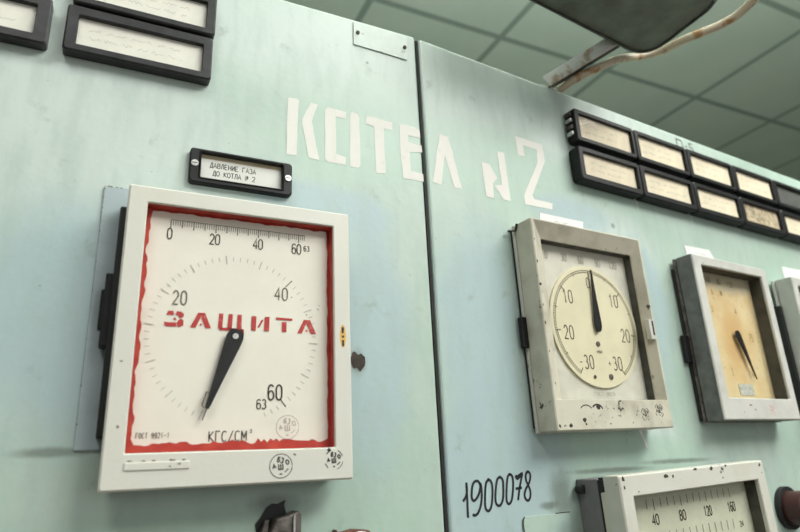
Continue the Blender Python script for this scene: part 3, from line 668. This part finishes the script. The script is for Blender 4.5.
build_each(mb, 'numeral', plain('brown worn ink', (.30, .20, .09), .8), dl)
A = Vector((.0073, .0066)); B = Vector((.0262, -.0440)); dv = (B-A).normalized(); nv = Vector((-dv.y, dv.x))
prof = [(-.0058, .0022), (-.0040, .0042), (.0, .0052), (.012, .0044), (.030, .0024), (.0440, .0011), (.0570, .0004)]
pts = [tp(s, w) for s, w in prof]+[tp(s, -w) for s, w in prof[::-1]]
MB().prism([tuple(p) for p in pts], -.0165, -.0153).build('pointer', M['black'], g)
MB().disc(A.x, A.y, .0018, -.0153, -.0115, 16).build('spindle', M['dullsteel'], g)
pp = MB().box(-.008, .022, -.0120, -.0116, -.0665, -.0530).build('dial_sticker', plain('grey dial sticker', (.50, .50, .45), .7, var=.3, scale=250), dl)
MB().box(WIN[0]+.0001, WIN[1]-.0001, -.0256, -.0249, WIN[2]+.0001, WIN[3]-.0001).build('glass_pane', M['glass'], g)
mb = MB(); chip(mb, -.024, -.0800, .0013, -D-.0001, 3, sx=2.5); chip(mb, -.016, -.0850, .0011, -D-.0001, 4, sx=1.6); build_each(mb, 'paint_chip', plain('red brown chip', (.22, .08, .05), .8), bz)
mb = MB(); stamp(mb, .019, -.0850, .0070, -D-.0001, 7, .0005, part=True); mb.build('inspection_stamp', plain('pink stamp ink', (.62, .36, .34), .8), bz)
# --- gauge cut off by the right edge
WIN = (-.0640, .0640, -.0720, .0850)
g, bz, dl = gauge('pressure_gauge', 'grey gauge cut off by the right edge of the photo', .6560, -.0115, 2, (-.0765, .0765, -.0960, .0970), WIN, 'grey_enamel', 'flat', 'dial_b', yi=-.0115, yb=-.0085)
sleeve(bz, WIN, -.0270, -.0118)
MB().box(-.0790, .0755, -.0070, -.0030, -.0975, .0970).build('rear_flange', M['grey_enamel'], g, .001)
MB().box(-.0820, .0740, -.0090, -.0002, -.0940, .0600).build('case_flange', M['case'], g, .001)
mb = MB()
for k in range(61): ray_tick(mb, 0, 0, 240-k*5, .050, .056 if k % 10 == 0 else .053, .0007, -.0118)
mb.build('round_scale_markings', M['greyink'], dl)
MB().prism([(-.004, -.004), (.004, -.004), (.0008, .05), (-.0008, .05)], -.019, -.0178).build('pointer', M['black'], g)
MB().box(WIN[0]+.0001, WIN[1]-.0001, -.0256, -.0249, WIN[2]+.0001, WIN[3]-.0001).build('glass_pane', M['glass'], g)

# --- big recorder at the bottom
t = thing('chart_recorder', 'large chipped ivory instrument with straight scale at the bottom edge of the photo', 'gauge', .2585, -.3120, 2)
D5 = .056; X0, X1, ZB, ZT = -.1130, .1105, -.1610, .1600
t.rotation_euler.rotate_axis('Y', math.radians(-1.4))
W5 = (-.0975, .0955, -.1400, .1420)
MB().box(X0+.0070, X1, -.0250, -.0002, ZB, ZT-.0030).build('case', M['strip'], t, .0012)
MB().box(X0+.0075, X1-.002, -.0330, -.0250, ZB+.004, ZT-.004).build('seal_gap', M['case'], t)
bz = MB().loft(bezel_loops(X0, X1, ZB, ZT, *W5, -.0388, -D5, -.0395, style='flat'), closed=True).build('bezel', M['ivory2'], t)
MB().box(X0+.0006, X1-.001, -.0388, -.0330, ZB, ZT-.0140).build('rear_flange', M['cream'], t, .0008)
sleeve(bz, W5, -.0520, -.0404)
MB().disc(X0+.0050, .1485, .0040, -.010, -.003, 20).build('hinge_pin', M['case'], t, .001)
MB().box(X0+.010, X1-.010, -.0300, -.0240, ZT-.0060, ZT-.0022).build('top_rail', M['case'], t, .0006)
dl = MB().box(W5[0]-.003, W5[1]+.003, -.0402, -.0393, W5[2]-.003, W5[3]+.003).build('scale_plate', M['dial_d'], t)
ys = -.0404; mb = MB()
sx = lambda v: -.0535+(v-40)*(.1190/120)
for k in range(14):
    v = 30+k*10; L = .0080 if v % 40 else .0095
    mb.ribbon([(sx(v), .1362), (sx(v), .1362-L)], .0009, ys)
for k in range(13):
    xx = -.058+k*.0100; mb.ribbon([(xx, .1075), (xx, .0985)], .0009, ys)
mb.build('scale_markings', M['greyink'], dl)
mb = MB()
for v in (40, 80, 120, 160): text(mb, str(v), sx(v)-.001, .1185, .0085, .0030 if v > 99 else .0038, .0014, .0013, ys)
text(mb, '24', .0760, .1015, .0050, .0026, .0010, .0007, ys)
build_each(mb, 'numeral', M['ink2'], dl)
MB().box(W5[0]+.0001, W5[1]-.0001, -.0486, -.0478, W5[2]+.0001, W5[3]-.0001).build('glass_pane', M['glass'], t)
mb = MB()
for xx, zz, q, k in ((-.050, .1555, .0022, 1.5), (-.040, .1545, .0016, 1.4), (.020, .1575, .0020, 1.6), (.038, .1562, .0017, 1.4), (.044, .1585, .0013, 1.6), (.1035, .1560, .0022, 1), (.036, .1480, .0010, 1), (-.1075, .157, .0026, .8), (-.1075, .150, .0020, .6), (.1045, .1480, .0010, 1), (-.005, .1582, .0012, 3)):
    chip(mb, xx, zz, q, -D5-.0001, int(xx*9999+500), sx=k)
build_each(mb, 'paint_chip', M['ink2'], bz)
# cover plate beside it
cp = thing('cover_plate', 'thin pale blue plate with a dark left edge below the black painted number', 'plate', .1150, -.2400, 2)
MB().loft([rrect(-.0365, .0200, -.055, .0548, yy, .004) for yy in (-.0010, 0)], cap=(True, True)).build('plate', M['cab_b'], cp)
mb = MB(); mb.ribbon([(-.0345, .0550), (-.0363, .0525), (-.0366, .0490), (-.0362, .030)], .0013, -.0012); mb.ribbon([(.002, .0551), (.020, .0551)], .0007, -.0012)
build_each(mb, 'black_paint_line', M['ink'], cp)

# ------------------------------------------------------------------ paper tags
def paper_tag(label, P, seed):
    cx = sum(p[0] for p in P)/len(P); cz = sum(p[1] for p in P)/len(P)
    t = thing('paper_tag', label, 'paper tag', cx, cz, 2, 'paper strips above the gauges')
    MB().prism([(p[0]-cx, p[1]-cz) for p in P], -.0005, -.0001).build('strip', M['paperw'], t)
    mb = MB(); scribble(mb, -.012, .015, -.001, .002, .0005, -.0006, seed); mb.build('faint_writing', M['faded'], t)
paper_tag('white paper strip stuck above the chipped cream gauge, behind its top edge', W([(145.3, 111.8), (211.0, 112.6), (209, 101.0), (144.0, 101.0)]), 3)
paper_tag('white paper strip stuck above the gauge with the yellowed dial', W([(393.6, 112.8), (447.1, 114.0), (456.4, 101.6), (397.0, 97.1)]), 4)
paper_tag('white paper strip at the right edge of the photo, above the cut-off gauge', W([(626, 114.6), (690, 115.8), (690, 96), (626, 96)]), 5)

# ------------------------------------------------------------------ broken latches at the bottom
t = thing('broken_latch', 'broken grey latch with round knob in a torn black hole below the big gauge', 'latch', .0680, -.1750, 1)
mb = MB(); mb.poly([(-.0145, -.008), (-.0165, .002), (-.0120, .0075), (-.0090, .0125), (-.0050, .0150), (-.0010, .0145), (.0050, .0170), (.0040, .0135), (.0060, .0060), (.0120, .0020), (.0130, -.025), (-.0140, -.025)], -.0006); mb.build('torn_hole', M['case'], t)
MB().prism([(-.0100, -.030), (-.0090, -.004), (-.0050, .0055), (.0030, .0070), (.0110, .0098), (.0128, .0080), (.0122, -.030)], -.0150, -.0006).build('bracket', M['dullsteel'], t, .0012)
MB().prism([(.0060, -.030), (.0062, .0065), (.0080, .0080), (.0076, -.030)], -.0170, -.0150).build('bracket_rib', M['steel'], t, .0004)
kb = MB().disc(-.0005, -.0100, .0075, -.0220, -.0150, 28).build('knob', M['rust'], t, .0015)
MB().disc(-.0005, -.0100, .0045, -.0235, -.0220, 24).build('knob_cap', plain('tan brass', (.38, .26, .15), .45, .4, var=.3), kb, .0008)
MB().prism([(-.0145, -.030), (-.0140, -.004), (-.0110, .0045), (-.0085, .0050), (-.0100, -.030)], -.0080, -.0006).build('bent_tab', M['dullsteel'], t, .0006)
t = thing('broken_latch', 'dark red-brown rusty latch piece at the bottom edge, right of the knob', 'latch', .1200, -.1950, 1)
MB().prism([(-.0160, -.012), (-.0150, .0085), (-.0115, .0150), (-.0105, .0118), (.0020, .0140), (.0140, .0125), (.0160, .0090), (.0170, -.012)], -.0100, -.0005).build('plate', plain('red brown rust', (.13, .045, .03), .65, .1, var=.5, scale=150, bmp=.4), t, .001)
MB().prism([(.0030, .0128), (.0100, .0120), (.0135, .0100), (.0120, .0085), (.0060, .0105)], -.0112, -.0100).build('bright_edge', M['steel'], t, .0003)
t = thing('selector_knob', 'dark red-brown knob at the right edge of the photo, beside the chipped instrument', 'knob', .4930, -.2060, 2)
MB().disc(0, 0, .0240, -.0060, 0, 40).build('collar', M['case'], t, .001)
MB().disc(0, 0, .0190, -.0260, -.0060, 32).build('grip', plain('dark red plastic', (.06, .014, .012), .45), t, .002, 3)

# ------------------------------------------------------------------ lamp over the panel, its bracket and cable
lamp = bpy.data.objects.new('panel_lamp', None); COL.objects.link(lamp); lamp.location = (0, 0, .33)
tag(lamp, 'dark grey-green lamp housing seen from below at the top of the photo', 'lamp')
def lrect(inset, z, r):
    # the housing: right end at x=.513, rear edge parallel to the right cabinet
    x1 = .521-inset; x0 = .27+inset; r = max(r, .002)
    rear = lambda x: -.0285+(x-.45)*math.tan(TH+.007)-inset
    yf = -.140+inset
    pts = []
    for cx, cy, a0 in ((x1-r, rear(x1)-r, 0), (x0+r, rear(x0)-r, 90), (x0+r, yf+r, 180), (x1-r, yf+r, 270)):
        for i_ in range(9):
            a = math.radians(a0+90*i_/8); pts.append((cx+r*math.cos(a), cy+r*math.sin(a), z))
    return pts
MB().loft([lrect(.004, .0, .026), lrect(.0, .004, .029), lrect(.0, .032, .029), lrect(.015, .044, .03)], cap=(False, True)).build('housing', M['lamp'], lamp)
MB().loft([lrect(.0068, -.0015, .024), lrect(.0045, -.0015, .026), lrect(.0045, .004, .026), lrect(.0068, .004, .024)], closed=True).build('dark_rim', M['lampdark'], lamp)
MB().loft([lrect(.0065, .0005, .024), lrect(.0065, .0025, .024)], cap=(True, True)).build('bottom_cover', M['lamp'], lamp)
# bracket: a painted flat bar from the cabinet top to the lamp
br = bpy.data.objects.new('lamp_bracket', None); COL.objects.link(br); br.location = (.392, .024, .2835)
tag(br, 'worn white painted flat bar holding the lamp to the top of the right cabinet', 'bracket')
p0 = Vector((-.0030, -.0080, .0010)); p1 = Vector((.0760, -.0545, .0535))
ax = (p1-p0).normalized(); vz = Vector((0, 0, 1)); sd = ax.cross(vz).normalized(); upv = sd.cross(ax).normalized()
def bar(mb, a, b, w, h):
    vs = [q+sd*s1*w/2+upv*s2*h/2 for q in (a, b) for s1, s2 in ((-1, -1), (1, -1), (1, 1), (-1, 1))]
    return mb.loft([vs[:4], vs[4:]], cap=(True, True))
bar(MB(), p0+upv*.004, p1+upv*.004, .003, .0155).build('bar', M['bracket'], br, .0006)
bar(MB(), p0-sd*.006-upv*.0022, p1-sd*.006-upv*.0022, .0105, .0012).build('bar_flange', M['lampdark'], br)
MB().box(-.012, .010, -.004, .030, -.0005, .0012).build('foot', M['bracket'], br, .0003)
cb = MB()
path = [(.4122,.0262,.2870),(.4254,.0092,.2965),(.4525,-.0055,.3105),(.4830,-.0105,.3280),(.5220,-.0085,.3440),(.5450,-.0200,.3490),(.5510,-.0420,.3475),(.5570,-.0610,.3465),(.5800,-.0850,.3525),(.5923,-.1066,.3600),(.5955,-.1369,.3720),(.5921,-.1730,.3900),(.58,-.21,.42)]
o = cb.tube(smooth_path(path, 6), .0052, 12).build('power_cable', M['cable'], smooth=True)
tag(o, 'beige cable running along the bracket and under the lamp housing', 'cable')

# ------------------------------------------------------------------ camera
f_px = 607.7; yaw, pitch, roll = (math.radians(a) for a in (26.36, 18.18, -2.63))
fwd = Vector((math.sin(yaw)*math.cos(pitch), math.cos(yaw)*math.cos(pitch), math.sin(pitch)))
r0 = Vector((math.cos(yaw), -math.sin(yaw), 0)); u0 = r0.cross(fwd)
rt = r0*math.cos(roll)+u0*math.sin(roll); up = u0*math.cos(roll)-r0*math.sin(roll)
cam = bpy.data.cameras.new('camera'); co = bpy.data.objects.new('camera', cam); COL.objects.link(co)
mat = Matrix((rt, up, -fwd)).transposed().to_4x4(); mat.translation = Vector((-.05340, -.45786, -.13851)); co.matrix_world = mat
cam.sensor_width = 36; cam.lens = f_px/800*36; cam.clip_start = .01; cam.clip_end = 50
cam.dof.use_dof = True; cam.dof.focus_distance = .53; cam.dof.aperture_fstop = 6.3
SC.camera = co

# ------------------------------------------------------------------ light
def area(name, loc, target, sx, sy, e, col=(1, 1, 1)):
    l = bpy.data.lights.new(name, 'AREA'); l.shape = 'RECTANGLE'; l.size = sx; l.size_y = sy; l.energy = e; l.color = col
    o = bpy.data.objects.new(name, l); COL.objects.link(o); o.location = loc
    o.rotation_euler = (Vector(target)-Vector(loc)).to_track_quat('-Z', 'Y').to_euler(); return o
area('ceiling_light', (1.2, -1.35, ZC-.03), (.45, -.6, 0), 1.9, .9, 104, (1, .985, .95))
area('ceiling_light', (-.7, -1.0, ZC-.03), (-.5, -.6, 0), .6, .6, 20, (1, .985, .95))
area('front_fill', (1.6, -3.3, .3), (.4, 0, .1), 3.4, 2.0, 20, (.97, 1, 1))  # added fill from the front to lighten shadows, no known window
area('ceiling_fill', (.7, -.7, 1.0), (1.1, -.2, ZC), 1.2, .3, 85, (1, .985, .95))  # added unseen light that brightens the ceiling, no known fixture
w = bpy.data.worlds.new('world'); SC.world = w; w.use_nodes = True
bg = w.node_tree.nodes['Background']; bg.inputs[0].default_value = (.95, 1, .98, 1); bg.inputs[1].default_value = .16
SC.view_settings.view_transform = 'Standard'; SC.view_settings.look = 'None'; SC.view_settings.exposure = 0; SC.view_settings.gamma = 1
